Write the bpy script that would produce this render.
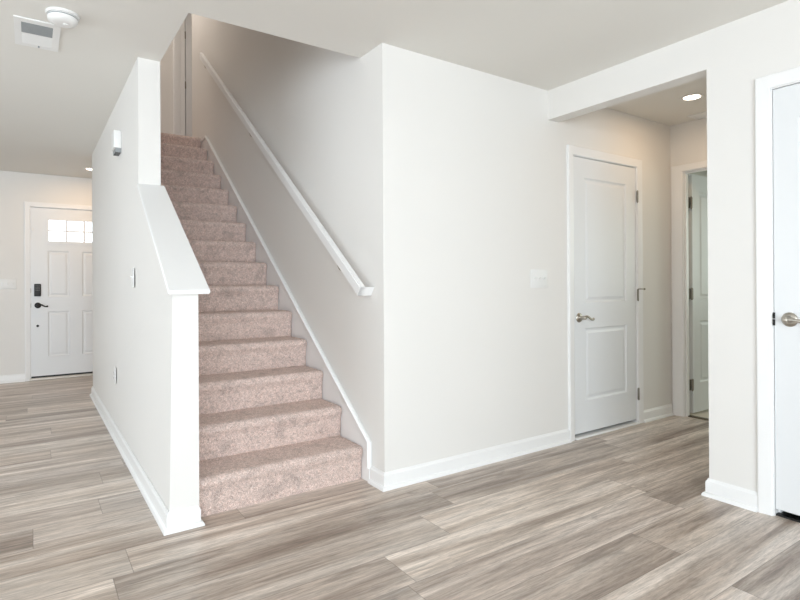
import bpy, bmesh, math, random
from mathutils import Vector, Matrix, noise
C = bpy.context.scene
COL = C.collection
for o in list(bpy.data.objects):
    bpy.data.objects.remove(o)
random.seed(4)
PI = math.pi

# ------------------------------------------------------------------ camera, world, light, exposure
CAMH, YAW, PITCH, ROLL, FPX, CY = 1.1277, math.radians(34.2925), math.radians(0.0903), math.radians(-0.3252), 541.09, 281.82
fw = Vector((math.sin(YAW), math.cos(YAW), 0)); rt = Vector((math.cos(YAW), -math.sin(YAW), 0)); up = Vector((0, 0, 1))
fw, up = fw*math.cos(PITCH)+up*math.sin(PITCH), up*math.cos(PITCH)-fw*math.sin(PITCH)
rt, up = rt*math.cos(ROLL)+up*math.sin(ROLL), up*math.cos(ROLL)-rt*math.sin(ROLL)
cd = bpy.data.cameras.new('camera'); cam = bpy.data.objects.new('camera', cd); COL.objects.link(cam)
cam.matrix_world = Matrix(((rt.x, up.x, -fw.x, 0), (rt.y, up.y, -fw.y, 0), (rt.z, up.z, -fw.z, CAMH), (0, 0, 0, 1)))
cd.sensor_fit = 'HORIZONTAL'; cd.sensor_width = 36; cd.lens = FPX/800*36
cd.shift_x = 0; cd.shift_y = -(300-CY)/800
cd.clip_start = 0.02; cd.clip_end = 60
C.camera = cam

w = bpy.data.worlds.new('world'); C.world = w; w.use_nodes = True
bg = w.node_tree.nodes['Background']; bg.inputs[0].default_value = (0.86, 0.93, 1.0, 1); bg.inputs[1].default_value = 3.0
C.view_settings.view_transform = 'Standard'; C.view_settings.look = 'None'
C.view_settings.exposure = 0.39; C.view_settings.gamma = 1.0; C.view_settings.use_curve_mapping = False
C.cycles.use_denoising = True
C.cycles.max_bounces = 12; C.cycles.diffuse_bounces = 8; C.cycles.sample_clamp_indirect = 6

HUP = 15*0.18348+2.44
def area(name, loc, target, sx, sy, power, col):
    l = bpy.data.lights.new(name, 'AREA'); l.shape = 'RECTANGLE'; l.size = sx; l.size_y = sy; l.energy = power; l.color = col
    o = bpy.data.objects.new(name, l); COL.objects.link(o); o.location = loc
    o.rotation_euler = (Vector(target)-Vector(loc)).to_track_quat('-Z', 'Y').to_euler()
    return o
# daylight coming through the windows behind and to the left of the camera, and in the room past the hall
area('daylight_back', (-1.15, -3.05, 1.25), (-1.15, 0, 1.25), 4.1, 2.1, 190, (0.81, 0.915, 1.0))
area('daylight_side', (-3.15, 3.1, 1.35), (0, 3.1, 1.3), 3.6, 1.6, 48, (0.81, 0.915, 1.0))
area('daylight_far_room', (6.9, 0.9, 1.5), (4.6, 1.5, 1.2), 1.0, 1.2, 12, (0.86, 1.0, 0.92))
area('upstairs_fill', (1.1, 6.3, HUP-0.05), (1.1, 6.3, 0), 0.6, 0.8, 10.5, (1.0, 0.91, 0.82))  # unseen ceiling lamp added upstairs to brighten the stairwell

# ------------------------------------------------------------------ materials
def srgb(r, g, b):
    f = lambda c: (c/255/12.92) if c/255 <= 0.04045 else ((c/255+0.055)/1.055)**2.4
    return (f(r), f(g), f(b), 1)
class NT:
    def __init__(s, name):
        s.m = bpy.data.materials.new(name); s.m.use_nodes = True; s.t = s.m.node_tree; s.n = s.t.nodes; s.b = s.n['Principled BSDF']
    def add(s, typ, ins=None, **kw):
        n = s.n.new(typ)
        for k, v in kw.items(): setattr(n, k, v)
        for k, v in (ins or {}).items():
            if isinstance(v, bpy.types.NodeSocket): s.t.links.new(v, n.inputs[k])
            else: n.inputs[k].default_value = v
        return n
    def math(s, op, a, b=0.0, c=0.0):
        n = s.n.new('ShaderNodeMath'); n.operation = op
        for i, v in enumerate((a, b, c)):
            if isinstance(v, bpy.types.NodeSocket): s.t.links.new(v, n.inputs[i])
            else: n.inputs[i].default_value = v
        return n.outputs[0]
    def link(s, a, sock): s.t.links.new(a, s.b.inputs[sock])
    def mix(s, f, a, b, mode='MIX'):
        n = s.n.new('ShaderNodeMix'); n.data_type = 'RGBA'; n.blend_type = mode
        for k, v in ((0, f), (6, a), (7, b)):
            if isinstance(v, bpy.types.NodeSocket): s.t.links.new(v, n.inputs[k])
            else: n.inputs[k].default_value = v
        return n.outputs[2]

def paint(name, col, rough=0.6, bump=0.04, scale=180, spec=0.3):
    t = NT(name); t.b.inputs['Roughness'].default_value = rough; t.b.inputs['Specular IOR Level'].default_value = spec
    co = t.add('ShaderNodeTexCoord').outputs['Object']
    nz = t.add('ShaderNodeTexNoise', {'Vector': co, 'Scale': scale, 'Detail': 2.0})
    big = t.add('ShaderNodeTexNoise', {'Vector': co, 'Scale': 1.3, 'Detail': 1.0})
    c2 = tuple(x*0.975 for x in col[:3])+(1,)
    t.link(t.mix(big.outputs[0], col, c2), 'Base Color')
    bp = t.add('ShaderNodeBump', {'Strength': bump, 'Distance': 0.002, 'Height': nz.outputs[0]}); t.link(bp.outputs[0], 'Normal')
    return t.m
M_WALL = paint('wall_paint', srgb(230, 228, 225), 0.62, 0.10)
M_CEIL = paint('ceiling_paint', srgb(229, 227, 222), 0.8, 0.12, 120, 0.2)
M_TRIM = paint('white_trim_enamel', srgb(238, 238, 238), 0.32, 0.02, 60, 0.45)
M_DOOR = paint('white_door_enamel', srgb(228, 230, 232), 0.38, 0.05, 90, 0.45)
M_PLAST = paint('white_plastic', srgb(233, 233, 232), 0.35, 0.01, 60, 0.4)
def simple(name, col, rough=0.4, metal=0.0, noise_amt=0.12, scale=40):
    t = NT(name); t.b.inputs['Roughness'].default_value = rough; t.b.inputs['Metallic'].default_value = metal
    co = t.add('ShaderNodeTexCoord').outputs['Object']
    nz = t.add('ShaderNodeTexNoise', {'Vector': co, 'Scale': scale, 'Detail': 3.0})
    t.link(t.mix(nz.outputs[0], col, tuple(x*(1-noise_amt) for x in col[:3])+(1,)), 'Base Color')
    return t.m
M_NICK = simple('satin_nickel', srgb(188, 182, 172), 0.3, 1.0)
M_HINGE = simple('brushed_hinge_metal', srgb(150, 144, 134), 0.38, 1.0)
M_BLACK = simple('matte_black_metal', srgb(28, 27, 27), 0.42, 0.2)
M_DARK = simple('dark_void', srgb(40, 40, 40), 0.9)
M_GREY = simple('grey_metal_and_slat_shade', srgb(150, 154, 156), 0.5)
M_GREYD = simple('grey_button_rubber', srgb(95, 93, 92), 0.5)
M_ALU = simple('pale_threshold_metal', srgb(214, 208, 200), 0.4, 0.3)
M_BRONZE = simple('dark_transition_strip', srgb(92, 84, 66), 0.45, 0.4)
M_VINYL = paint('pale_sheet_vinyl', srgb(214, 206, 192), 0.4, 0.03, 30)
def emit(name, col, s):
    t = NT(name); t.b.inputs['Base Color'].default_value = (0.9, 0.9, 0.9, 1)
    t.b.inputs['Emission Color'].default_value = col; t.b.inputs['Emission Strength'].default_value = s
    return t.m
M_LENS = emit('warm_lamp_lens', (1.0, 0.86, 0.68, 1), 9.0)
g = NT('clear_pane_glass')
g.b.inputs['Base Color'].default_value = (0.95, 0.98, 1, 1); g.b.inputs['Roughness'].default_value = 0.05
tr = g.add('ShaderNodeBsdfTransparent'); mx = g.add('ShaderNodeMixShader', {0: 0.12})
g.t.links.new(tr.outputs[0], mx.inputs[1]); g.t.links.new(g.b.outputs[0], mx.inputs[2])
g.t.links.new(mx.outputs[0], g.n['Material Output'].inputs[0]); M_GLASS = g.m

# --- vinyl plank floor: planks run along X
PW, PL, PY0 = 0.2286, 1.52, 1.196
def floor_mat():
    t = NT('greige_oak_plank_floor')
    co = t.add('ShaderNodeTexCoord').outputs['Object']
    sx = t.add('ShaderNodeSeparateXYZ', {0: co}); X, Y = sx.outputs[0], sx.outputs[1]
    v = t.math('DIVIDE', t.math('SUBTRACT', Y, PY0), PW)
    row = t.math('FLOOR', v); fv = t.math('SUBTRACT', v, row)
    h = t.math('FRACT', t.math('MULTIPLY', t.math('SINE', t.math('MULTIPLY', row, 12.9898)), 4375.85))
    off = h
    known = {0: 2.216, 1: 2.677, 2: 1.200, 3: 1.554, 5: 0.31, 8: 0.263, 13: 0.11}   # rows with a visible butt joint
    for k, x in known.items():
        hk = math.sin(k*12.9898)*4375.85; hk -= math.floor(hk)
        is_k = t.math('COMPARE', row, float(k), 0.3)
        off = t.math('ADD', off, t.math('MULTIPLY', is_k, -x/PL-hk))
    u = t.math('ADD', t.math('DIVIDE', X, PL), off)
    col = t.math('FLOOR', u); fu = t.math('SUBTRACT', u, col)
    idv = t.add('ShaderNodeCombineXYZ', {0: row, 1: col, 2: 3.7})
    wn = t.add('ShaderNodeTexWhiteNoise', {'Vector': idv.outputs[0]}, noise_dimensions='3D')
    rnd = t.add('ShaderNodeSeparateColor', {0: wn.outputs['Color']})
    # grain coordinates: stretched along X, shifted per plank
    gx = t.math('ADD', X, t.math('MULTIPLY', rnd.outputs[0], 37.0)); gy = t.math('ADD', Y, t.math('MULTIPLY', rnd.outputs[1], 19.0))
    def grain(sxx, syy, det, dist=0.0, rough=0.5):
        cv = t.add('ShaderNodeCombineXYZ', {0: t.math('MULTIPLY', gx, sxx), 1: t.math('MULTIPLY', gy, syy), 2: t.math('MULTIPLY', rnd.outputs[2], 11.0)})
        return t.add('ShaderNodeTexNoise', {'Vector': cv.outputs[0], 'Scale': 1.0, 'Detail': det, 'Distortion': dist, 'Roughness': rough}).outputs[0]
    broad = grain(0.55, 8.0, 3.0, 0.9)
    mid = grain(2.0, 30.0, 5.0, 1.6, 0.65)
    fine = grain(13.0, 150.0, 4.0, 0.6, 0.75)
    knot = grain(3.0, 9.0, 2.0, 1.5)
    ramp = t.add('ShaderNodeValToRGB', {0: broad}); e = ramp.color_ramp.elements
    e[0].position = 0.30; e[0].color = srgb(156, 139, 126); e[1].position = 0.68; e[1].color = srgb(230, 218, 207)
    m = e.new(0.5); m.color = srgb(201, 186, 173)
    c = ramp.outputs[0]
    mr = t.add('ShaderNodeMapRange', {0: mid, 1: 0.34, 2: 0.62, 3: 0.68, 4: 1.07}).outputs[0]
    fr = t.add('ShaderNodeMapRange', {0: fine, 1: 0.36, 2: 0.60, 3: 0.76, 4: 1.09}).outputs[0]
    kr = t.add('ShaderNodeMapRange', {0: knot, 1: 0.24, 2: 0.36, 3: 0.74, 4: 1.0}).outputs[0]
    pr = t.add('ShaderNodeMapRange', {0: wn.outputs['Value'], 3: 0.82, 4: 1.12}).outputs[0]
    k = t.math('MULTIPLY', t.math('MULTIPLY', mr, fr), t.math('MULTIPLY', kr, pr))
    c = t.mix(1.0, c, t.add('ShaderNodeCombineColor', {0: k, 1: k, 2: k}).outputs[0], 'MULTIPLY')
    # cool / warm drift from plank to plank
    c = t.mix(t.math('MULTIPLY', rnd.outputs[2], 0.30), c, t.mix(1.0, c, srgb(232, 236, 246), 'MULTIPLY'))
    # bevelled joints
    dv = t.math('MULTIPLY', t.math('MINIMUM', fv, t.math('SUBTRACT', 1.0, fv)), PW)
    du = t.math('MULTIPLY', t.math('MINIMUM', fu, t.math('SUBTRACT', 1.0, fu)), PL)
    d = t.math('MINIMUM', dv, du)
    j = t.add('ShaderNodeMapRange', {0: d, 1: 0.0007, 2: 0.0022, 3: 1.0, 4: 0.0}).outputs[0]
    c = t.mix(t.math('MULTIPLY', j, 0.55), c, srgb(92, 82, 74))
    t.link(c, 'Base Color')
    t.link(t.add('ShaderNodeMapRange', {0: mid, 3: 0.40, 4: 0.24}).outputs[0], 'Roughness')
    t.b.inputs['Specular IOR Level'].default_value = 0.42
    hgt = t.math('SUBTRACT', t.math('MULTIPLY', fine, 0.3), j)
    t.link(t.add('ShaderNodeBump', {'Strength': 0.25, 'Distance': 0.0015, 'Height': hgt}).outputs[0], 'Normal')
    return t.m
M_FLOOR = floor_mat()

def carpet_mat():
    t = NT('beige_cut_pile_carpet')
    co = t.add('ShaderNodeTexCoord').outputs['Object']
    f1 = t.add('ShaderNodeTexNoise', {'Vector': co, 'Scale': 260.0, 'Detail': 3.0, 'Roughness': 0.7}).outputs[0]
    f2 = t.add('ShaderNodeTexNoise', {'Vector': co, 'Scale': 60.0, 'Detail': 3.0, 'Distortion': 1.2}).outputs[0]
    f3 = t.add('ShaderNodeTexNoise', {'Vector': co, 'Scale': 9.0, 'Detail': 2.0, 'Distortion': 0.8}).outputs[0]
    r = t.add('ShaderNodeValToRGB', {0: f1}); e = r.color_ramp.elements
    e[0].position = 0.30; e[0].color = srgb(176, 140, 124); e[1].position = 0.62; e[1].color = srgb(250, 233, 226)
    k2 = t.add('ShaderNodeMapRange', {0: f2, 1: 0.3, 2: 0.66, 3: 0.74, 4: 1.10}).outputs[0]
    k3 = t.add('ShaderNodeMapRange', {0: f3, 1: 0.28, 2: 0.45, 3: 0.80, 4: 1.0}).outputs[0]
    k = t.math('MULTIPLY', k2, k3)
    t.link(t.mix(1.0, r.outputs[0], t.add('ShaderNodeCombineColor', {0: k, 1: k, 2: k}).outputs[0], 'MULTIPLY'), 'Base Color')
    t.b.inputs['Roughness'].default_value = 1.0; t.b.inputs['Specular IOR Level'].default_value = 0.05
    t.b.inputs['Sheen Weight'].default_value = 0.25; t.b.inputs['Sheen Roughness'].default_value = 0.5
    t.b.inputs['Sheen Tint'].default_value = srgb(240, 225, 220)
    hh = t.math('ADD', f1, t.math('MULTIPLY', f2, 1.2))
    t.link(t.add('ShaderNodeBump', {'Strength': 0.8, 'Distance': 0.006, 'Height': hh}).outputs[0], 'Normal')
    return t.m
M_CARPET = carpet_mat()

# ------------------------------------------------------------------ mesh helpers
def link_mesh(name, bm, mat, parent=None, loc=(0, 0, 0), smooth=None):
    bmesh.ops.recalc_face_normals(bm, faces=bm.faces[:])
    me = bpy.data.meshes.new(name); bm.to_mesh(me); bm.free()
    me.materials.append(mat)
    o = bpy.data.objects.new(name, me); COL.objects.link(o); o.location = loc
    if parent: o.parent = parent
    if smooth is not None:
        for p in me.polygons: p.use_smooth = True
        me.set_sharp_from_angle(angle=math.radians(smooth))
    return o
def tag(o, label, cat, group=None, kind=None):
    o['label'] = label; o['category'] = cat
    if group: o['group'] = group
    if kind: o['kind'] = kind
    return o
def empty(name, loc=(0, 0, 0), rz=0.0):
    o = bpy.data.objects.new(name, None); COL.objects.link(o); o.location = loc; o.rotation_euler = (0, 0, rz); o.empty_display_size = 0.1
    return o
def add_box(bm, x0, x1, y0, y1, z0, z1, bev=0.0, seg=2):
    vs = [bm.verts.new((x, y, z)) for x in (x0, x1) for y in (y0, y1) for z in (z0, z1)]
    fs = [bm.faces.new([vs[i] for i in f]) for f in ((0, 1, 3, 2), (4, 6, 7, 5), (0, 4, 5, 1), (2, 3, 7, 6), (0, 2, 6, 4), (1, 5, 7, 3))]
    if bev:
        es = {e for f in fs for e in f.edges}
        bmesh.ops.bevel(bm, geom=list(es), offset=bev, segments=seg, affect='EDGES', profile=0.5)
def box(*a, **k):
    bm = bmesh.new(); add_box(bm, *a, **k); return bm
def add_lathe(bm, prof, axis='Z', origin=(0, 0, 0), n=32):
    """prof: (radius, height) pairs, both ends capped"""
    o = Vector(origin); rings = []
    def P(r, h, a):
        c, s = r*math.cos(a), r*math.sin(a)
        return o+Vector({'Z': (c, s, h), 'Y': (c, h, s), 'X': (h, c, s)}[axis])
    for r, h in prof:
        rings.append([bm.verts.new(P(max(r, 1e-4), h, 2*PI*i/n)) for i in range(n)])
    for a, b in zip(rings, rings[1:]):
        for i in range(n): bm.faces.new((a[i], a[(i+1) % n], b[(i+1) % n], b[i]))
    bm.faces.new(rings[0]); bm.faces.new(rings[-1])
def add_tube(bm, pts, radii, n=12, flat=1.0):
    pts = [Vector(p) for p in pts]; rings = []
    for i, p in enumerate(pts):
        t = (pts[min(i+1, len(pts)-1)]-pts[max(i-1, 0)]).normalized()
        ref = Vector((0, 0, 1)) if abs(t.z) < 0.9 else Vector((1, 0, 0))
        a = t.cross(ref).normalized(); b = a.cross(t).normalized(); r = radii[i] if hasattr(radii, '__len__') else radii
        rings.append([bm.verts.new(p+a*(r*flat*math.cos(2*PI*k/n))+b*(r*math.sin(2*PI*k/n))) for k in range(n)])
    for a, b in zip(rings, rings[1:]):
        for i in range(n): bm.faces.new((a[i], a[(i+1) % n], b[(i+1) % n], b[i]))
    bm.faces.new(rings[0]); bm.faces.new(rings[-1])
def add_prism(bm, prof, f0, f1):
    """extrude closed 2D profile between two maps f0(u,v), f1(u,v)"""
    a = [bm.verts.new(f0(u, v)) for u, v in prof]; b = [bm.verts.new(f1(u, v)) for u, v in prof]; n = len(prof)
    for i in range(n): bm.faces.new((a[i], a[(i+1) % n], b[(i+1) % n], b[i]))
    bm.faces.new(a); bm.faces.new(b)
def plate(u0, u1, v0, v1, holes, M0, M1):
    """plate with rectangular holes; M0/M1 map (u,v) to the two faces"""
    us = sorted({u0, u1, *[c for h in holes for c in h[:2] if u0 <= c <= u1]}); vs = sorted({v0, v1, *[c for h in holes for c in h[2:] if v0 <= c <= v1]})
    solid = lambda i, j: 0 <= i < len(us)-1 and 0 <= j < len(vs)-1 and not any(h[0]-1e-6 <= us[i] and us[i+1] <= h[1]+1e-6 and h[2]-1e-6 <= vs[j] and vs[j+1] <= h[3]+1e-6 for h in holes)
    bm = bmesh.new(); c0, c1 = {}, {}
    def V(d, M, i, j):
        if (i, j) not in d: d[i, j] = bm.verts.new(M(us[i], vs[j]))
        return d[i, j]
    for i in range(len(us)-1):
        for j in range(len(vs)-1):
            if not solid(i, j): continue
            q = [(i, j), (i+1, j), (i+1, j+1), (i, j+1)]
            bm.faces.new([V(c0, M0, *k) for k in q]); bm.faces.new([V(c1, M1, *k) for k in q])
            for k, (di, dj) in enumerate(((0, -1), (1, 0), (0, 1), (-1, 0))):
                if not solid(i+di, j+dj):
                    a, b = q[k], q[(k+1) % 4]
                    bm.faces.new((V(c0, M0, *a), V(c0, M0, *b), V(c1, M1, *b), V(c1, M1, *a)))
    return bm
def wall_x(x0, x1, y0, y1, z0, z1, holes=()):   # slab of constant X, (u,v) = (y,z)
    return plate(y0, y1, z0, z1, holes, lambda u, v: (x0, u, v), lambda u, v: (x1, u, v))
def wall_y(y0, y1, x0, x1, z0, z1, holes=()):
    return plate(x0, x1, z0, z1, holes, lambda u, v: (u, y0, v), lambda u, v: (u, y1, v))
def slab_z(z0, z1, x0, x1, y0, y1, holes=()):
    return plate(x0, x1, y0, y1, holes, lambda u, v: (u, v, z0), lambda u, v: (u, v, z1))
def struct(name, bm, mat, label, cat, smooth=None):
    return tag(link_mesh(name, bm, mat, smooth=smooth), label, cat, kind='structure')
def sweep_xy(path, prof, side):
    """sweep profile (offset,z) along an XY path with mitres; side=+1 offsets to the left of travel"""
    bm = bmesh.new(); P = [Vector((p[0], p[1], 0)) for p in path]; rings = []
    nr = []
    for a, b in zip(P, P[1:]):
        d = (b-a).normalized(); nr.append(Vector((-d.y, d.x, 0))*side)
    for i, p in enumerate(P):
        if i == 0: m = nr[0]
        elif i == len(P)-1: m = nr[-1]
        else:
            m = nr[i-1]+nr[i]; m = m/ (m.dot(nr[i]))
        rings.append([bm.verts.new(p+m*o+Vector((0, 0, z))) for o, z in prof])
    n = len(prof)
    for a, b in zip(rings, rings[1:]):
        for i in range(n): bm.faces.new((a[i], a[(i+1) % n], b[(i+1) % n], b[i]))
    bm.faces.new(rings[0]); bm.faces.new(rings[-1])
    return bm
BASE = [(0, 0), (0.028, 0), (0.0275, 0.008), (0.024, 0.015), (0.019, 0.019), (0.0135, 0.021), (0.0135, 0.070), (0.012, 0.078), (0.008, 0.082), (0.006, 0.088), (0.004, 0.092), (0, 0.092)]
def casing(bm, s0, s1, top, M, w=0.058, wt=None, flat=0.0):
    """mitred door casing; M(s,z,d) maps along-wall, height, proud of wall"""
    prof = [(0.004, 0), (0.004, 0.008), (0.008, 0.011), (0.022, 0.012), (0.03, 0.0135), (0.045, 0.017), (0.054, 0.017), (0.058, 0.014), (0.058, 0)]
    if flat: prof = [(0.004, 0), (0.004, 0.004), (flat, 0.004)] + [(flat+o*(w-flat)/0.058, d) for o, d in prof[1:]]
    else: prof = [(o*w/0.058, d) for o, d in prof]
    kt = (wt or w)/w
    rings = []
    for k in range(4):
        ring = []
        for o, d in prof:
            s, z = ((s0-o, 0), (s0-o, top+o*kt), (s1+o, top+o*kt), (s1+o, 0))[k]
            ring.append(bm.verts.new(M(s, z, d)))
        rings.append(ring)
    n = len(prof)
    for a, b in zip(rings, rings[1:]):
        for i in range(n): bm.faces.new((a[i], a[(i+1) % n], b[(i+1) % n], b[i]))
    bm.faces.new(rings[0]); bm.faces.new(rings[-1])
def jamb(bm, s0, s1, top, M, depth, stop):
    """lining with a door stop at depth `stop`; opening s0..s1, lining outside it"""
    prof = [(0.018, 0), (0, 0), (0, -stop), (-0.011, -stop), (-0.011, -stop-0.034), (0, -stop-0.034), (0, -depth), (0.018, -depth)]
    rings = []
    for k in range(4):
        rings.append([bm.verts.new(M(*((s0-o, 0), (s0-o, top+o), (s1+o, top+o), (s1+o, 0))[k], d)) for o, d in prof])
    n = len(prof)
    for a, b in zip(rings, rings[1:]):
        for i in range(n): bm.faces.new((a[i], a[(i+1) % n], b[(i+1) % n], b[i]))
    bm.faces.new(rings[0]); bm.faces.new(rings[-1])
def door_slab(w, z0, z1, panels, t=0.035, holes=(), raised=True):
    """slab with moulded recessed panels on the front (y=0) face; x 0..w"""
    allh = list(panels)+list(holes)
    us = sorted({0, w, *[c for h in allh for c in h[:2]]}); vs = sorted({z0, z1, *[c for h in allh for c in h[2:]]})
    bm = bmesh.new(); F, B = {}, {}
    def V(d, y, u, v):
        k = (round(u, 5), round(v, 5))
        if k not in d: d[k] = bm.verts.new((u, y, v))
        return d[k]
    ins = lambda h, u0, u1, v0, v1: h[0]-1e-6 <= u0 and u1 <= h[1]+1e-6 and h[2]-1e-6 <= v0 and v1 <= h[3]+1e-6
    for u0, u1 in zip(us, us[1:]):
        for v0, v1 in zip(vs, vs[1:]):
            q = [(u0, v0), (u1, v0), (u1, v1), (u0, v1)]
            if any(ins(h, u0, u1, v0, v1) for h in holes): continue
            bm.faces.new([V(B, t, *k) for k in q])
            if not any(ins(h, u0, u1, v0, v1) for h in panels): bm.faces.new([V(F, 0, *k) for k in q])
    def rect_loop(h, step=True):
        pts = [(u, h[2]) for u in us if h[0] <= u <= h[1]]+[(h[1], v) for v in vs if h[2] < v <= h[3]]
        pts += [(u, h[3]) for u in reversed(us) if h[0] <= u < h[1]]+[(h[0], v) for v in reversed(vs) if h[2] < v < h[3]]
        return pts
    for h in panels:
        lo = rect_loop(h); prev = [V(F, 0, *p) for p in lo]; cx, cz = (h[0]+h[1])/2, (h[2]+h[3])/2
        for inset, dep in ((0.004, 0.004), (0.012, 0.0085), (0.022, 0.0085), (0.040, 0.003)):
            sx = 1-inset*2/(h[1]-h[0]); sz = 1-inset*2/(h[3]-h[2])
            cur = [bm.verts.new((cx+(p[0]-cx)*sx, dep, cz+(p[1]-cz)*sz)) for p in lo]
            for i in range(len(lo)): bm.faces.new((prev[i], prev[(i+1) % len(lo)], cur[(i+1) % len(lo)], cur[i]))
            prev = cur
        bm.faces.new(prev)
    for h in holes:
        lo = rect_loop(h)
        for i in range(len(lo)): bm.faces.new((V(F, 0, *lo[i]), V(F, 0, *lo[(i+1) % len(lo)]), V(B, t, *lo[(i+1) % len(lo)]), V(B, t, *lo[i])))
    edge = [(u, z0) for u in us]+[(w, v) for v in vs[1:]]+[(u, z1) for u in reversed(us[:-1])]+[(0, v) for v in reversed(vs[1:-1])]
    for i in range(len(edge)):
        a, b = edge[i], edge[(i+1) % len(edge)]
        bm.faces.new((V(F, 0, *a), V(F, 0, *b), V(B, t, *b), V(B, t, *a)))
    return bm

# ------------------------------------------------------------------ dimensions of the place (metres)
H = 2.44                       # main ceiling
XS, YA = 1.591, 2.492          # stair right wall, main wall
XB, YB, ZB = 2.938, 1.437, 2.24  # right-hand wall, end of it, beam soffit
XL0, XL1, YN, YT, YE = 0.515, 0.635, 2.630, 3.432, 6.303   # left stair wall: faces, low end, tall part, far end
YF = 7.703                     # entry wall
XC = 4.480                     # hall end wall
RISE, RUN, Y0 = 0.18348, 0.25155, 2.6778
UP = 15*RISE                   # upper floor
HU = UP+2.44
WT = 0.11
WT2 = 0.078                    # hall end wall
D1 = (3.198, 3.972, 2.030)     # opening in the main wall (x0, x1, top)
D2 = (1.63, 2.385, 2.034)      # opening at the hall end (y0, y1, top)
D3 = (0.368, 1.135, 2.045)     # opening in the right wall
D0 = (-0.003, 0.911, 2.045)    # entry
XLW, YBK = -3.3, -3.2          # unseen left wall and back wall

# ------------------------------------------------------------------ setting: floor, ceiling, walls
struct('floor', slab_z(-0.1, 0, XLW-WT, 4.535, YBK-WT, YF+WT), M_FLOOR, 'greige oak look plank floor running through the whole room', 'floor')
struct('floor_2', slab_z(-0.1, 0, 4.535, 7.3, -0.3, 3.4), M_VINYL, 'pale floor of the room beyond the open hall door', 'floor')
struct('ceiling', slab_z(H, UP-0.012, XLW-WT, 7.3, YBK-WT, YF+WT, [(XL1, XS+0.06, 2.735, 6.60)]), M_CEIL, 'off-white painted ceiling with the stairwell opening', 'ceiling')
h = 0.02
struct('wall_main', wall_y(YA, YA+WT, XS, XC, 0, H, [(D1[0]-h, D1[1]+h, 0, D1[2]+h)]), M_WALL, 'pale wall facing the camera, with the hall closet door', 'wall')
struct('wall_stair_right', wall_x(XS, XS+WT, YA+WT, 6.70, 0, HU), M_WALL, 'tall pale wall behind the handrail on the right of the stairs', 'wall')
struct('wall_right', wall_x(XB, XB+WT-0.003, YBK, YA, 0, H, [(YB, YA, 0, ZB), (D3[0]-h, D3[1]+h, 0, D3[2]+h)]), M_WALL, 'pale wall at the right with a dropped beam over the hall opening', 'wall')
struct('wall_hall_end', wall_x(XC, XC+WT2, -0.3, 3.4, 0, H, [(D2[0]-h, D2[1]+h, 0, D2[2]+h)]), M_WALL, 'warm lit wall at the hall end around the open door', 'wall')
struct('wall_hall_near', wall_y(1.15, 1.25, XB+WT-0.003, XC, 0, H), M_WALL, 'hall side wall hidden behind the right wall', 'wall')
struct('wall_closet', wall_y(0.10, 0.20, XB+WT-0.003, XC, 0, H), M_WALL, 'closet side wall behind the right door', 'wall')
struct('wall_front', wall_y(YF, YF+WT, XLW, 2.3, 0, H, [(D0[0]-h, D0[1]+h, 0, D0[2]+h)]), M_WALL, 'beige entry wall around the front door', 'wall')
struct('wall_foyer', wall_x(2.2, 2.3, YE, YF, 0, H), M_WALL, 'foyer wall to the right of the front door', 'wall')
struct('wall_back', wall_y(YBK-WT, YBK, XLW-WT, XB, 0, H), M_WALL, 'wall behind the camera', 'wall')
struct('wall_left', wall_x(XLW-WT, XLW, YBK, YF, 0, H), M_WALL, 'wall far to the left of the camera', 'wall')
# left stair wall: sloped knee wall that rises into the full-height wall
S = RISE/RUN
zc_back = 1.690; zc = lambda y: zc_back+(y-YT)*S
bm = bmesh.new()
prof = [(YN, 0), (YE, 0), (YE, H), (YT, H), (YT, zc(YT)), (YN, zc(YN))]
add_prism(bm, prof, lambda u, v: (XL0+(0.018*v/1.05*(YT-u)/(YT-YN) if u < YT-0.01 else 0), u, v), lambda u, v: (XL1+0.013*max(0, (YT-u)/(YT-YN)), u, v))
struct('wall_stair_left', bm, M_WALL, 'white knee wall left of the stairs rising into a full-height wall', 'wall')
struct('wall_stair_end', wall_y(YE-0.05, YE, XL1, 2.2, 0, H), M_WALL, 'wall under the stair landing, facing the entry', 'wall')
# upstairs shell around the stairwell
struct('wall_upstairs_left', wall_x(XL0, XL1, 2.6, 7.7, UP-0.012, HU), M_WALL, 'upstairs wall over the left stair wall', 'wall')
struct('wall_upstairs_front', wall_y(2.625, 2.735, XL1, XS, UP-0.012, HU), M_WALL, 'upstairs wall over the edge of the stairwell', 'wall')
YU = 7.60
U0 = (1.716, 2.48, UP+2.045)
struct('wall_upstairs_back', wall_y(YU, YU+WT-0.002, XL1, 3.2, UP-0.012, HU, [(U0[0]-h, U0[1]+h, UP-0.012, U0[2]+h)]), M_WALL, 'shadowed wall at the top of the stairs around the upstairs door', 'wall')
struct('wall_upstairs_near', wall_y(6.59, 6.70, XS+WT, 3.2, UP-0.012, HU), M_WALL, 'upstairs hall wall beyond the stairwell', 'wall')
struct('wall_upstairs_right', wall_x(3.2, 3.3, 6.6, 7.7, UP-0.012, HU), M_WALL, 'upstairs hall end wall', 'wall')
struct('ceiling_upstairs', slab_z(HU, HU+0.1, XL0, 3.3, 2.6, YU+WT), M_CEIL, 'ceiling over the stairwell', 'ceiling')
struct('wall_closet_back', wall_y(3.3, 3.4, XS+WT, XC, 0, H), M_WALL, 'unseen wall added behind the main wall closet to keep stray light out', 'wall')  # added to seal the closet from sky light leaking in
# room beyond the hall door
struct('wall_far_room_right', wall_x(7.2, 7.3, -0.3, 3.4, 0, H), M_WALL, 'far wall of the room beyond the open hall door', 'wall')
struct('wall_far_room_back', wall_y(3.3, 3.4, XC+WT2, 7.2, 0, H), M_WALL, 'back wall of the room beyond the open hall door', 'wall')
struct('wall_far_room_front', wall_y(-0.3, -0.2, XC+WT2, 7.2, 0, H), M_WALL, 'front wall of the room beyond the open hall door', 'wall')

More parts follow.
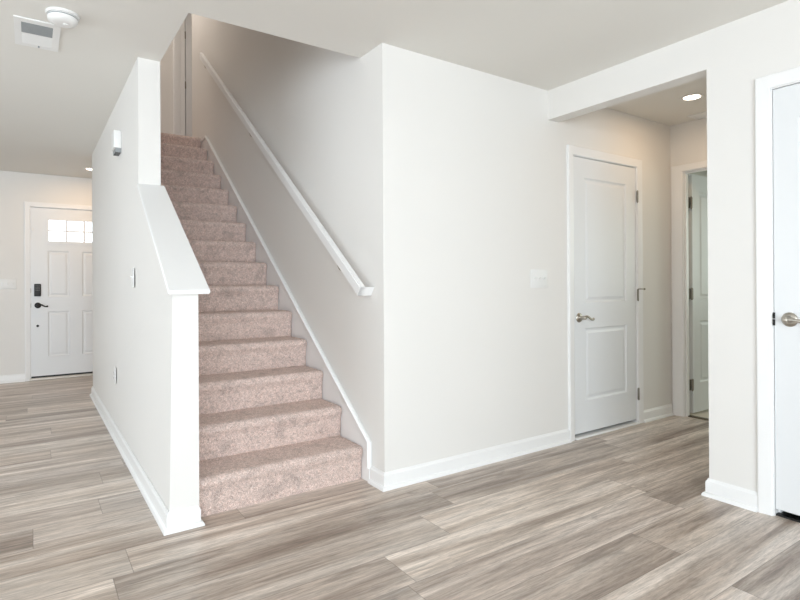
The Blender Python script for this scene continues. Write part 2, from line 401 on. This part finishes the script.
# baseboards with quarter-round shoe
def base(name, path, side, label): struct(name, sweep_xy(path, BASE, side), M_TRIM, label, 'baseboard', smooth=30)
base('baseboard_left', [(XL1+0.003, YN+0.03), (XL1+0.003, YN), (XL0, YN), (XL0, YE), (2.2, YE)], 1, 'white baseboard with shoe moulding round the knee wall foot')
base('baseboard_main', [(XS, 2.628), (XS, YA), (D1[0]-0.066, YA)], -1, 'white baseboard from the stair foot along the main wall to the closet door')
base('baseboard_hall', [(D1[1]+0.066, YA), (XC-0.018, YA)], -1, 'short white baseboard between the closet door and the hall corner')
base('baseboard_right', [(XB+WT-0.003, 1.26), (XB+WT-0.003, YB), (XB, YB), (XB, D3[1]+0.068)], -1, 'white baseboard wrapping the end of the right wall')
base('baseboard_front', [(XLW, YF), (D0[0]-0.058, YF)], -1, 'white baseboard along the entry wall left of the front door')

# ------------------------------------------------------------------ door casings (trim) and jambs
def door_trim(name, s0, s1, top, M, depth, stop, label, **kw):
    bm = bmesh.new(); casing(bm, s0, s1, top, M, **kw)
    o = struct(name, bm, M_TRIM, label, 'door casing', smooth=30)
    bm = bmesh.new(); jamb(bm, s0, s1, top, M, depth, stop)
    link_mesh('jamb', bm, M_TRIM, o)
    return o
door_trim('trim_1', D1[0], D1[1], D1[2], lambda s, z, d: (s, YA-d, z), WT, 0.042, 'white casing around the closed closet door on the main wall', w=0.066)
door_trim('trim_2', D2[0], D2[1], D2[2], lambda s, z, d: (XC-d, s, z), WT2, 0.022, 'white casing around the open door at the hall end', w=0.092, wt=0.058)
door_trim('trim_3', D3[0], D3[1], D3[2], lambda s, z, d: (XB-d, s, z), WT-0.003, 0.042, 'white casing around the door at the right edge', w=0.068)
door_trim('trim_4', D0[0], D0[1], D0[2], lambda s, z, d: (s, YF-d, z), WT, 0.055, 'white casing around the front door')
door_trim('trim_5', U0[0], U0[1], U0[2]-UP, lambda s, z, d: (s, YU-d, z+UP-0.005), WT-0.002, 0.042, 'white casing around the door at the top of the stairs', w=0.150, flat=0.056)

# ------------------------------------------------------------------ doors
def hinge(parent, x, y, z, mat=M_HINGE, leaf=(0.0, 0.0), stop=False):
    """knuckle barrel at (x,y); thin leaves left and right of it"""
    bm = bmesh.new()
    prof = [(0.003, -0.050), (0.0045, -0.047), (0.0062, -0.0445)]
    for k in range(5):
        a = -0.0445+k*0.0178; prof += [(0.0064, a+0.0006), (0.0064, a+0.0170), (0.0054, a+0.0174)]
    prof += [(0.0062, 0.0446), (0.0045, 0.047), (0.003, 0.050)]
    add_lathe(bm, prof, 'Z', (x, y, z), 14)
    o = link_mesh('hinge', bm, mat, parent, smooth=40)
    bm = box(x-0.0165 if leaf[0] else x-0.008, x+0.0165 if leaf[1] else x+0.008, y+0.0035, y+0.006, z-0.0445, z+0.0445, bev=0.0008, seg=1)
    link_mesh('hinge_leaf', bm, mat, o)
    if stop:
        bm = bmesh.new(); add_tube(bm, [(x, y-0.004, z+0.047), (x+0.018, y-0.022, z+0.047), (x+0.036, y-0.030, z+0.046)], [0.004, 0.004, 0.003], 10)
        add_lathe(bm, [(0.004, -0.006), (0.008, -0.005), (0.008, 0.003), (0.005, 0.005)], 'Y', (x+0.038, y-0.030, z+0.046), 14)
        link_mesh('hinge_pin_stop', bm, mat, o, smooth=40)
    return o
def lever(parent, x, z, direction=1, mat=M_NICK, length=0.115, wave=True, plate=True):
    """lever set on a front face at y=0, lever pointing along +x*direction"""
    bm = bmesh.new()
    add_lathe(bm, [(0.034, 0), (0.034, -0.003), (0.031, -0.007), (0.025, -0.0095), (0.017, -0.011), (0.0145, -0.016), (0.0125, -0.022)], 'Y', (x, 0, z), 36)
    r = link_mesh('door_handle', bm, mat, parent, smooth=35)
    bm = bmesh.new(); pts, rad = [], []
    N = 26
    add_lathe(bm, [(0.012, -0.020), (0.012, -0.030), (0.0135, -0.040), (0.0125, -0.054), (0.009, -0.060), (0.003, -0.062)], 'Y', (x, 0, z), 24)
    for i in range(N+1):
        s = i/N
        zz = 0.010*math.sin(s*2*PI*0.95)*(1 if wave else 0.25)-0.006*s
        pts.append((x+direction*(s*length), -0.047-0.004*math.sin(s*PI), z+zz))
        rad.append((0.0115-0.0035*math.sin(s*PI*0.75)+(0.0025*max(0, s-0.8)/0.2 if wave else 0))*(1 if i < N else 0.6))
    add_tube(bm, pts, rad, 14, 0.75)
    link_mesh('lever', bm, mat, r, smooth=50)
    return r
def panel_pair(w, stile=0.115):
    return [(stile, w-stile, 0.262, 0.790), (stile, w-stile, 0.975, 1.885)]

# closed closet door on the main wall
w1 = D1[1]-D1[0]-0.006
d = struct('door_1', door_slab(w1, 0.034, D1[2]-0.004, panel_pair(w1, 0.128)), M_DOOR, 'closed white two-panel closet door with curved nickel lever, on the main wall', 'door')
d.location = (D1[0]+0.003, YA+0.004, 0)
lever(d, 0.062, 0.868, 1, length=0.108)
for z, st in ((1.80, False), (1.02, True), (0.235, False)): hinge(d, w1+0.010, -0.014, z, leaf=(0, 0), stop=st)
link_mesh('latch_plate', box(-0.0028, -0.0004, -0.0045, 0.022, 0.84, 0.897), M_NICK, d)

# open door at the hall end (opens away into the far room)
w2 = 0.745
d = struct('door_2', door_slab(w2, 0.016, 2.030, panel_pair(w2)), M_DOOR, 'open white panel door at the hall end, seen past its three hinges', 'door')
d.location = (4.603, 2.376, 0)
for z in (1.785, 1.02, 0.255):
    bm = bmesh.new(); add_lathe(bm, [(0.004, -0.052), (0.0075, -0.048), (0.0075, 0.048), (0.004, 0.052)], 'Z', (-0.020, -0.004, z), 14)
    hg = link_mesh('hinge', bm, M_HINGE, d, smooth=40)
    link_mesh('hinge_leaf', box(-0.018, 0.004, -0.0030, -0.0004, z-0.045, z+0.045), M_HINGE, hg)
    link_mesh('hinge_leaf', box(-0.062, -0.022, 0.0056, 0.0088, z-0.045, z+0.045), M_HINGE, hg)
lever(d, w2-0.065, 0.9, -1)

# door at the right edge
w3 = D3[1]-D3[0]-0.006
d = struct('door_3', door_slab(w3, 0.036, D3[2]-0.004, panel_pair(w3, 0.103)), M_DOOR, 'closed white panel door at the right edge with a round nickel rose lever', 'door')
d.location = (XB+0.004, D3[1]-0.003, 0); d.rotation_euler = (0, 0, -PI/2)
lever(d, 0.064, 0.944, 1, length=0.11, wave=False)
link_mesh('latch', box(-0.0062, 0.0035, -0.004, 0.02, 0.913, 0.942), M_BLACK, d)
link_mesh('latch', box(-0.0062, 0.0035, -0.004, 0.02, 0.946, 0.975), M_BLACK, d)
link_mesh('strike_plate', box(-0.0140, -0.0066, -0.0062, -0.0048, 0.918, 0.966), M_NICK, d)

# front door
w0 = D0[1]-D0[0]-0.006
tr0 = (0.165, 0.742, 1.638, 1.912)
pn = [(0.166, 0.386, 0.272, 0.808), (0.519, 0.739, 0.272, 0.808), (0.166, 0.386, 0.985, 1.530), (0.519, 0.739, 0.985, 1.530)]
d = struct('door_4', door_slab(w0, 0.046, 2.040, pn, t=0.044, holes=[(tr0[0], tr0[1], tr0[2], tr0[3])]), M_DOOR, 'white front door with four panels, a six-pane light and black hardware', 'door')
d.location = (D0[0]+0.003, YF+0.006, 0)
bm = plate(tr0[0]-0.022, tr0[1]+0.022, tr0[2]-0.022, tr0[3]+0.022, [(tr0[0]+0.012, tr0[1]-0.012, tr0[2]+0.012, tr0[3]-0.012)], lambda u, v: (u, -0.010, v), lambda u, v: (u, 0.012, v))
f = link_mesh('window_frame', bm, M_DOOR, d)
a0, a1, b0, b1 = tr0[0]+0.012, tr0[1]-0.012, tr0[2]+0.012, tr0[3]-0.012
cx1, cx2, cz = a0+(a1-a0)/3, a0+(a1-a0)*2/3, (b0+b1)/2
bm = plate(a0, a1, b0, b1, [(u0, u1, v0, v1) for u0, u1 in ((a0, cx1-.011), (cx1+.011, cx2-.011), (cx2+.011, a1)) for v0, v1 in ((b0, cz-.010), (cz+.010, b1))], lambda u, v: (u, 0.004, v), lambda u, v: (u, 0.014, v))
link_mesh('muntin_grid', bm, M_DOOR, f)
link_mesh('glass_pane', box(tr0[0]+0.002, tr0[1]-0.002, 0.018, 0.022, tr0[2]+0.002, tr0[3]-0.002), M_GLASS, d)
k = link_mesh('keypad_deadbolt', box(0.030, 0.098, -0.024, 0, 0.990, 1.138, bev=0.008, seg=3), M_BLACK, d, smooth=40)
bm = bmesh.new()
for r in range(4):
    for c in range(3): add_lathe(bm, [(0.006, -0.024), (0.006, -0.0255), (0.004, -0.0262)], 'Y', (0.049+c*0.015, 0, 1.062+r*0.018), 12)
link_mesh('button_grid', bm, M_GREYD, k)
lever(d, 0.066, 0.883, 1, mat=M_BLACK, length=0.10)
bm = bmesh.new(); add_lathe(bm, [(0.014, 0), (0.014, -0.004), (0.011, -0.007), (0.006, -0.008)], 'Y', (0.064, 0, 0.640), 20)
link_mesh('bolt_cover', bm, M_BLACK, d, smooth=40)
link_mesh('latch_plate', box(-0.0028, -0.0002, -0.004, 0.022, 0.86, 0.91), M_BLACK, d)
link_mesh('latch_plate', box(-0.0028, -0.0002, -0.004, 0.022, 1.035, 1.085), M_BLACK, d)
link_mesh('gap_light_block', box(0.0, w0, 0.010, 0.034, 0.0262, 0.047), M_BLACK, d)  # black strip added to block outside light and darken the gap
link_mesh('door_contact', box(0.006, 0.022, -0.014, 0.0, 1.764, 1.800, bev=0.003), M_PLAST, d)
tag(link_mesh('trim_6', box(D0[0]-0.016, D0[1]+0.016, YF-0.03, YF+WT, 0.0, 0.026, bev=0.006), M_ALU), 'pale raised threshold under the front door', 'threshold', kind='structure')
tag(link_mesh('trim_7', box(D1[0], D1[1], YA-0.024, YA+0.06, 0.0, 0.014, bev=0.004), M_TRIM), 'pale threshold strip under the closet door on the main wall', 'threshold', kind='structure')
tag(link_mesh('trim_8', box(4.512, 4.558, D2[0], D2[1], -0.001, 0.007, bev=0.002), M_BRONZE), 'dark transition strip across the open hall doorway', 'threshold', kind='structure')

tag(link_mesh('gap_shade_strip', box(XB+0.012, XB+0.075, D3[0], D3[1], -0.001, 0.009, bev=0.002), M_BLACK), 'black strip painted as the shaded gap under the door at the right edge', 'threshold', kind='structure')  # black stands in for the shade in the gap under this door
# door at the top of the stairs
wu = U0[1]-U0[0]-0.012
d = struct('door_5', door_slab(wu, 0.02, 2.036, panel_pair(wu)), M_DOOR, 'white door at the top of the stairs, mostly hidden by the stair wall', 'door')
d.location = (U0[0]+0.010, YU+0.010, UP)
for z in (1.71, 1.04, 0.24): hinge(d, -0.006, -0.012, z, leaf=(1, 0))

# ------------------------------------------------------------------ staircase: 15 carpeted steps, wall string
st = tag(empty('staircase', (0, 0, 0)), 'straight staircase in mottled beige cut pile carpet rising between two walls', 'stairs')
def step_mesh(k):
    yn, zb, zt = Y0+k*RUN, k*RISE, (k+1)*RISE+(0.011 if k < 14 else 0.0)
    yb = yn+RUN+0.035
    P = []
    def seg(p, q, d=0.0075):
        n = max(1, int(math.hypot(q[0]-p[0], q[1]-p[1])/d))
        for i in range(n): P.append((p[0]+(q[0]-p[0])*i/n, p[1]+(q[1]-p[1])*i/n))
    key = [(yn+0.026, zb+(0.001 if k == 0 else -0.004)), (yn+0.018, zt-0.075), (yn+0.011, zt-0.058), (yn+0.004, zt-0.046), (yn+0.001, zt-0.036), (yn, zt-0.026), (yn+0.003, zt-0.016), (yn+0.010, zt-0.007), (yn+0.020, zt-0.002), (yn+0.034, zt)]
    for a, b in zip(key, key[1:]): seg(a, b)
    seg(key[-1], (min(yb, yn+RUN+0.035), zt)); P.append((min(yb, yn+RUN+0.035), zt))
    x0, x1 = XL1+0.0015+0.013*max(0, (YT-yn)/(YT-YN)), 1.569
    nx = 120; bm = bmesh.new(); rows = []
    for i in range(nx+1):
        x = x0+(x1-x0)*i/nx
        e = max(0.0, 1-(x1-x)/0.03)
        ring = []
        for (y, z) in P:
            v = Vector((x, y, z)); nz = noise.noise(v*95)*0.0022+noise.noise(v*30+Vector((k, 0, 0)))*0.0018
            front = max(0, 1-(y-yn)/0.05)
            yy = y-nz*0.9*front + e*e*0.012*front
            top = max(0, 1-(zt-z)/0.03)
            zz = z+nz*top-e*e*0.008*top
            if k == 0 and z < 0.004: zz = 0.0005
            ring.append(bm.verts.new((x, yy, zz)))
        rows.append(ring)
    for a, b in zip(rows, rows[1:]):
        for j in range(len(P)-1): bm.faces.new((a[j], a[j+1], b[j+1], b[j]))
    # close the end cheeks and underside
    for ring in (rows[0], rows[-1]):
        c = bm.verts.new((ring[0].co.x, ring[-1].co.y, ring[0].co.z)); bm.faces.new(ring+[c])
    bm.verts.ensure_lookup_table()
    return bm
for k in range(15):
    link_mesh('step', step_mesh(k), M_CARPET, st, smooth=70)
if True:   # landing carpet behind the last nosing
    yl = Y0+14*RUN+RUN+0.03
    bm = bmesh.new(); add_prism(bm, [(XL1+.001, yl), (XL1+.001, YU-0.002), (3.19, YU-0.002), (3.19, 6.705), (XS-0.001, 6.705), (XS-.001, yl)], lambda u, v: (u, v, UP-0.010), lambda u, v: (u, v, UP-0.001))
    link_mesh('landing_carpet', bm, M_CARPET, st)
# skirt string on the right wall with a rounded cap bead
zt = lambda y: 0.243+0.7345*(y-2.648)
yk = 2.628
prof = [(yk, 0.0), (yk, zt(yk)), (6.02, zt(6.02)), (6.02, UP-0.0), (6.30, UP), (6.30, 2.55), (2.95, 0.0)]
bm = bmesh.new(); add_prism(bm, [(yk, 0.0), (yk, zt(yk)), (6.02, zt(6.02)), (6.25, zt(6.02)), (6.25, 2.5), (2.83, 0.0)], lambda u, v: (1.574, u, v), lambda u, v: (XS-0.0005, u, v))
sk = link_mesh('skirt_board', bm, M_TRIM, st)
bm = bmesh.new()
cp = [(0, -0.020), (0.010, -0.020), (0.016, -0.012), (0.018, -0.003), (0.018, 0.005), (0.013, 0.010), (0, 0.010)]
pts = [(yk-0.004, 0.085), (yk-0.004, zt(yk)), (6.02, zt(6.02)), (6.24, zt(6.02))]
rings = []
for i, (y, z) in enumerate(pts):
    if i == 0: m = Vector((-1, 0))
    elif i == 1:
        n1 = Vector((-1, 0)); n2 = Vector((-0.7345, 1)).normalized(); m = n1+n2; m = m/m.dot(n2)
    elif i == 2:
        n1 = Vector((-0.7345, 1)).normalized(); n2 = Vector((0, 1)); m = n1+n2; m = m/m.dot(n2)
    else: m = Vector((0, 1))
    rings.append([bm.verts.new((1.574-o+0.0005, y+m.x*q, z+m.y*q)) for o, q in cp])
for a, b in zip(rings, rings[1:]):
    for i in range(len(cp)): bm.faces.new((a[i], a[(i+1) % len(cp)], b[(i+1) % len(cp)], b[i]))
bm.faces.new(rings[0]); bm.faces.new(rings[-1])
link_mesh('cap_moulding', bm, M_TRIM, sk, smooth=45)

# sloped cap on the knee wall
bm = bmesh.new()
T = 0.019
def cap_pt(side, y, dz):
    s = (y-2.593)/(YT-2.593)
    return ((0.508 if side == 0 else 0.694-0.037*s), y, zc(y)+0.0005+dz)
A = [cap_pt(0, 2.593, 0), cap_pt(1, 2.593, 0), cap_pt(1, YT-0.0005, 0), cap_pt(0, YT-0.0005, 0)]
Bt = [cap_pt(0, 2.593, T), cap_pt(1, 2.593, T), cap_pt(1, YT-0.0005, T), cap_pt(0, YT-0.0005, T)]
va = [bm.verts.new(p) for p in A]; vb = [bm.verts.new(p) for p in Bt]
bm.faces.new(va); bm.faces.new(vb)
for i in range(4): bm.faces.new((va[i], va[(i+1) % 4], vb[(i+1) % 4], vb[i]))
bmesh.ops.bevel(bm, geom=[e for e in bm.edges if not (e.verts[0].co.y > 3.4 and e.verts[1].co.y > 3.4)], offset=0.004, segments=3, affect='EDGES')
tag(link_mesh('half_wall_ledge', bm, M_TRIM, smooth=40), 'white sloped board cap on top of the knee wall beside the stairs', 'ledge')

# ------------------------------------------------------------------ handrail
hr = tag(empty('handrail', (XS, 2.62, 0)), 'white wooden handrail on the right stair wall, returning to the wall at the bottom', 'handrail')
SL = 0.738; ya, yb = 2.622, 5.97
zb_ = lambda y: 1.056+SL*(y-2.622)
xr0, xr1, ht = 1.498, 1.536, 0.075
loc = hr.location
bm = bmesh.new()
add_prism(bm, [(ya, zb_(ya)), (ya-0.036, zb_(ya)+0.049), (yb, zb_(yb)+ht), (yb, zb_(yb))], lambda u, v: (xr0-loc.x, u-loc.y, v), lambda u, v: (xr1-loc.x, u-loc.y, v))
bmesh.ops.bevel(bm, geom=[e for e in bm.edges if abs(e.verts[0].co.y-e.verts[1].co.y) > 1], offset=0.006, segments=3, affect='EDGES')
link_mesh('rail', bm, M_TRIM, hr, smooth=40)
bm = bmesh.new()
add_prism(bm, [(ya, zb_(ya)), (ya-0.036, zb_(ya)+0.049), (ya+0.014, zb_(ya)+0.049), (ya+0.050, zb_(ya)+0.036)], lambda u, v: (xr0+0.004-loc.x, u-loc.y, v), lambda u, v: (-0.0005, u-loc.y, v))
link_mesh('wall_return', bm, M_TRIM, hr)
for yy in (2.88, 4.45, 5.86):
    z = zb_(yy)
    bm = bmesh.new()
    add_lathe(bm, [(0.030, -0.0006), (0.030, -0.005), (0.022, -0.009), (0.010, -0.012)], 'X', (0, yy-loc.y, z-0.045), 24)
    add_tube(bm, [(-0.008, yy-loc.y, z-0.045), (-0.040, yy-loc.y, z-0.046), (-0.062, yy-loc.y, z-0.036), (-0.072, yy-loc.y, z-0.014), (-0.073, yy-loc.y, z+0.004)], 0.0065, 12)
    link_mesh('bracket', bm, M_NICK, hr, smooth=40)

# ------------------------------------------------------------------ wall plates, chime
def plate_thing(name, loc, rz, gangs, width, label, cat, kind='toggle', hgt=0.118):
    t = tag(empty(name, loc, rz), label, cat)
    link_mesh('cover_plate', box(-width/2, width/2, -0.0050, -0.0003, -hgt/2, hgt/2, bev=0.0014), M_PLAST, t, smooth=40)
    for i in range(gangs):
        x = (i-(gangs-1)/2)*0.046
        if kind == 'toggle':
            bm = bmesh.new(); add_box(bm, x-0.0052, x+0.0052, -0.0062, -0.0045, -0.012, 0.012)
            o = link_mesh('toggle_switch', bm, M_PLAST, t)
            bm = bmesh.new(); add_prism(bm, [(-0.0065, -0.005), (-0.0065, 0.005), (-0.018, 0.011), (-0.0185, 0.006)], lambda u, v: (x-0.004, u, v), lambda u, v: (x+0.004, u, v))
            link_mesh('toggle', bm, M_PLAST, o)
        else:
            for dz in (-0.0195, 0.0195):
                bm = bmesh.new(); add_lathe(bm, [(0.0165, -0.006), (0.0165, -0.0085), (0.0155, -0.009)], 'Y', (x, 0, dz), 24)
                o = link_mesh('socket', bm, M_PLAST, t, smooth=40)
                link_mesh('slot', box(x-0.0075, x-0.0050, -0.0095, -0.0088, dz-0.003, dz+0.006), M_DARK, o)
                link_mesh('slot', box(x+0.0050, x+0.0075, -0.0095, -0.0088, dz-0.003, dz+0.006), M_DARK, o)
                link_mesh('slot', box(x-0.0025, x+0.0025, -0.0095, -0.0088, dz-0.011, dz-0.007), M_DARK, o)
    return t
plate_thing('light_switch', (2.835, YA, 1.150), 0, 3, 0.163, 'white three-toggle switch plate on the main wall left of the closet door', 'light switch', hgt=0.124)
plate_thing('light_switch', (-0.245, YF, 1.138), 0, 4, 0.210, 'white wide switch plate on the entry wall left of the front door', 'light switch')
plate_thing('light_switch', (XL0, 3.64, 1.168), -PI/2, 1, 0.075, 'white single switch plate on the knee wall side, at switch height', 'light switch')
plate_thing('wall_outlet', (XL0, 4.52, 0.452), -PI/2, 1, 0.074, 'white outlet plate low on the side of the left stair wall', 'outlet', kind='socket')

ch = tag(empty('door_chime', (XL0, 4.20, 2.03), -PI/2), 'white box chime with grey grille underside, high on the left stair wall', 'chime')
link_mesh('housing', box(-0.07, 0.07, -0.046, -0.0003, 0.030, 0.150, bev=0.005), M_PLAST, ch, smooth=40)
bm = box(-0.066, 0.066, -0.036, -0.0005, 0.0, 0.031, bev=0.002)
gr = link_mesh('speaker_grille', bm, M_GREY, ch)
for i in range(5):
    link_mesh('slot', box(-0.060, 0.060, -0.034+i*0.0066, -0.0318+i*0.0066, -0.0010, 0.0004), M_DARK, gr)

# ------------------------------------------------------------------ ceiling things
vt = tag(empty('ceiling_vent', (0.032, 3.405, H)), 'white two-way ceiling register with one louvre bank coloured grey as shade, beside the smoke detector', 'vent')
hw, hl = 0.098, 0.182
bm = plate(-hw, hw, -hl, hl, [(-0.068, 0.066, -0.138, -0.008), (-0.068, 0.066, 0.008, 0.138)], lambda u, v: (u, v, -0.0003), lambda u, v: (u, v, -0.007))
link_mesh('frame', bm, M_PLAST, vt)
link_mesh('duct_backing', box(-0.07, 0.068, -0.14, 0.14, -0.0006, -0.0002), M_DARK, vt)
for bank, sgn, mt in ((-0.073, 1, M_GREY), (0.073, -1, M_PLAST)):  # near bank coloured grey for the shade between its louvres
    for i in range(8):
        y = bank-0.057+i*0.0163
        bm = bmesh.new(); dy = 0.0055*sgn
        add_prism(bm, [(y-0.0055, -0.001), (y-0.0043, -0.001), (y+0.0067, -0.0085), (y+0.0055, -0.0085)] if sgn > 0 else [(y-0.0085, -0.001), (y-0.0073, -0.001), (y+0.0097, -0.0085), (y+0.0085, -0.0085)], lambda u, v: (-0.068, u, v), lambda u, v: (0.066, u, v))
        link_mesh('slat', bm, mt, vt)
link_mesh('damper_lever', box(0.004, 0.012, 0.146, 0.156, -0.016, -0.006, bev=0.002), M_GREY, vt)

sd = tag(empty('smoke_detector', (0.132, 3.085, H)), 'round white smoke detector on the ceiling next to the register', 'smoke detector')
bm = bmesh.new(); add_lathe(bm, [(0.071, -0.0003), (0.071, -0.010), (0.068, -0.013), (0.066, -0.013)], 'Z', n=48); link_mesh('base', bm, M_PLAST, sd, smooth=40)
bm = bmesh.new(); add_lathe(bm, [(0.060, -0.012), (0.0605, -0.020), (0.064, -0.022), (0.063, -0.034), (0.056, -0.043), (0.040, -0.048), (0.020, -0.049), (0.002, -0.049)], 'Z', n=48); bd = link_mesh('body', bm, M_PLAST, sd, smooth=40)
bm = bmesh.new(); add_lathe(bm, [(0.013, -0.0485), (0.013, -0.0515), (0.010, -0.0525)], 'Z', (0.012, 0.0, 0), 20); link_mesh('test_button', bm, M_PLAST, bd, smooth=40)
bm = bmesh.new(); add_lathe(bm, [(0.0622, -0.0165), (0.0628, -0.018), (0.0622, -0.0195)], 'Z', n=48); link_mesh('sensor_slot', bm, M_GREY, bd)

def can_light(loc, label, power, r=0.075):
    t = tag(empty('recessed_light', loc), label, 'ceiling light')
    bm = bmesh.new(); n = 40; rings = []
    for rr, z in ((r, -0.0003), (r, -0.004), (r-0.006, -0.007), (r-0.016, -0.006), (r-0.022, -0.0015), (r-0.022, -0.0003)):
        rings.append([bm.verts.new((rr*math.cos(2*PI*i/n), rr*math.sin(2*PI*i/n), z)) for i in range(n)])
    for a, b in zip(rings, rings[1:]+rings[:1]):
        for i in range(n): bm.faces.new((a[i], a[(i+1) % n], b[(i+1) % n], b[i]))
    link_mesh('trim_ring', bm, M_PLAST, t, smooth=40)
    bm = bmesh.new(); add_lathe(bm, [(r-0.0215, -0.0004), (r-0.0215, -0.0025), (r-0.03, -0.0032)], 'Z', n=40)
    link_mesh('lens', bm, M_LENS, t)
    l = bpy.data.lights.new('can_glow', 'AREA'); l.shape = 'DISK'; l.size = 0.10; l.energy = power; l.color = (1.0, 0.65, 0.35)
    o = bpy.data.objects.new('can_glow', l); COL.objects.link(o); o.parent = t; o.location = (0, 0, -0.009)
    return t
can_light((3.899, 2.009, H), 'lit round recessed ceiling light in the hall past the beam', 2.1)
can_light((0.575, 7.06, H), 'lit recessed ceiling light by the front door, half behind the stair wall', 4.5)

# small supply register on the hall ceiling, partly behind the wall end
hv = tag(empty('hall_vent', (4.47-0.08, 2.13, H)), 'small white register on the hall ceiling behind the recessed light', 'vent')
bm = plate(-0.075, 0.075, -0.13, 0.13, [(-0.052, 0.052, -0.105, 0.105)], lambda u, v: (u, v, -0.0003), lambda u, v: (u, v, -0.007))
link_mesh('frame', bm, M_PLAST, hv)
link_mesh('duct_backing', box(-0.053, 0.053, -0.106, 0.106, -0.0006, -0.0002), M_DARK, hv)
for i in range(7):
    x = -0.046+i*0.0153
    bm = bmesh.new(); add_prism(bm, [(x-0.005, -0.001), (x-0.0038, -0.001), (x+0.006, -0.0085), (x+0.0048, -0.0085)], lambda u, v: (u, -0.105, v), lambda u, v: (u, 0.105, v))
    link_mesh('slat', bm, M_PLAST, hv)
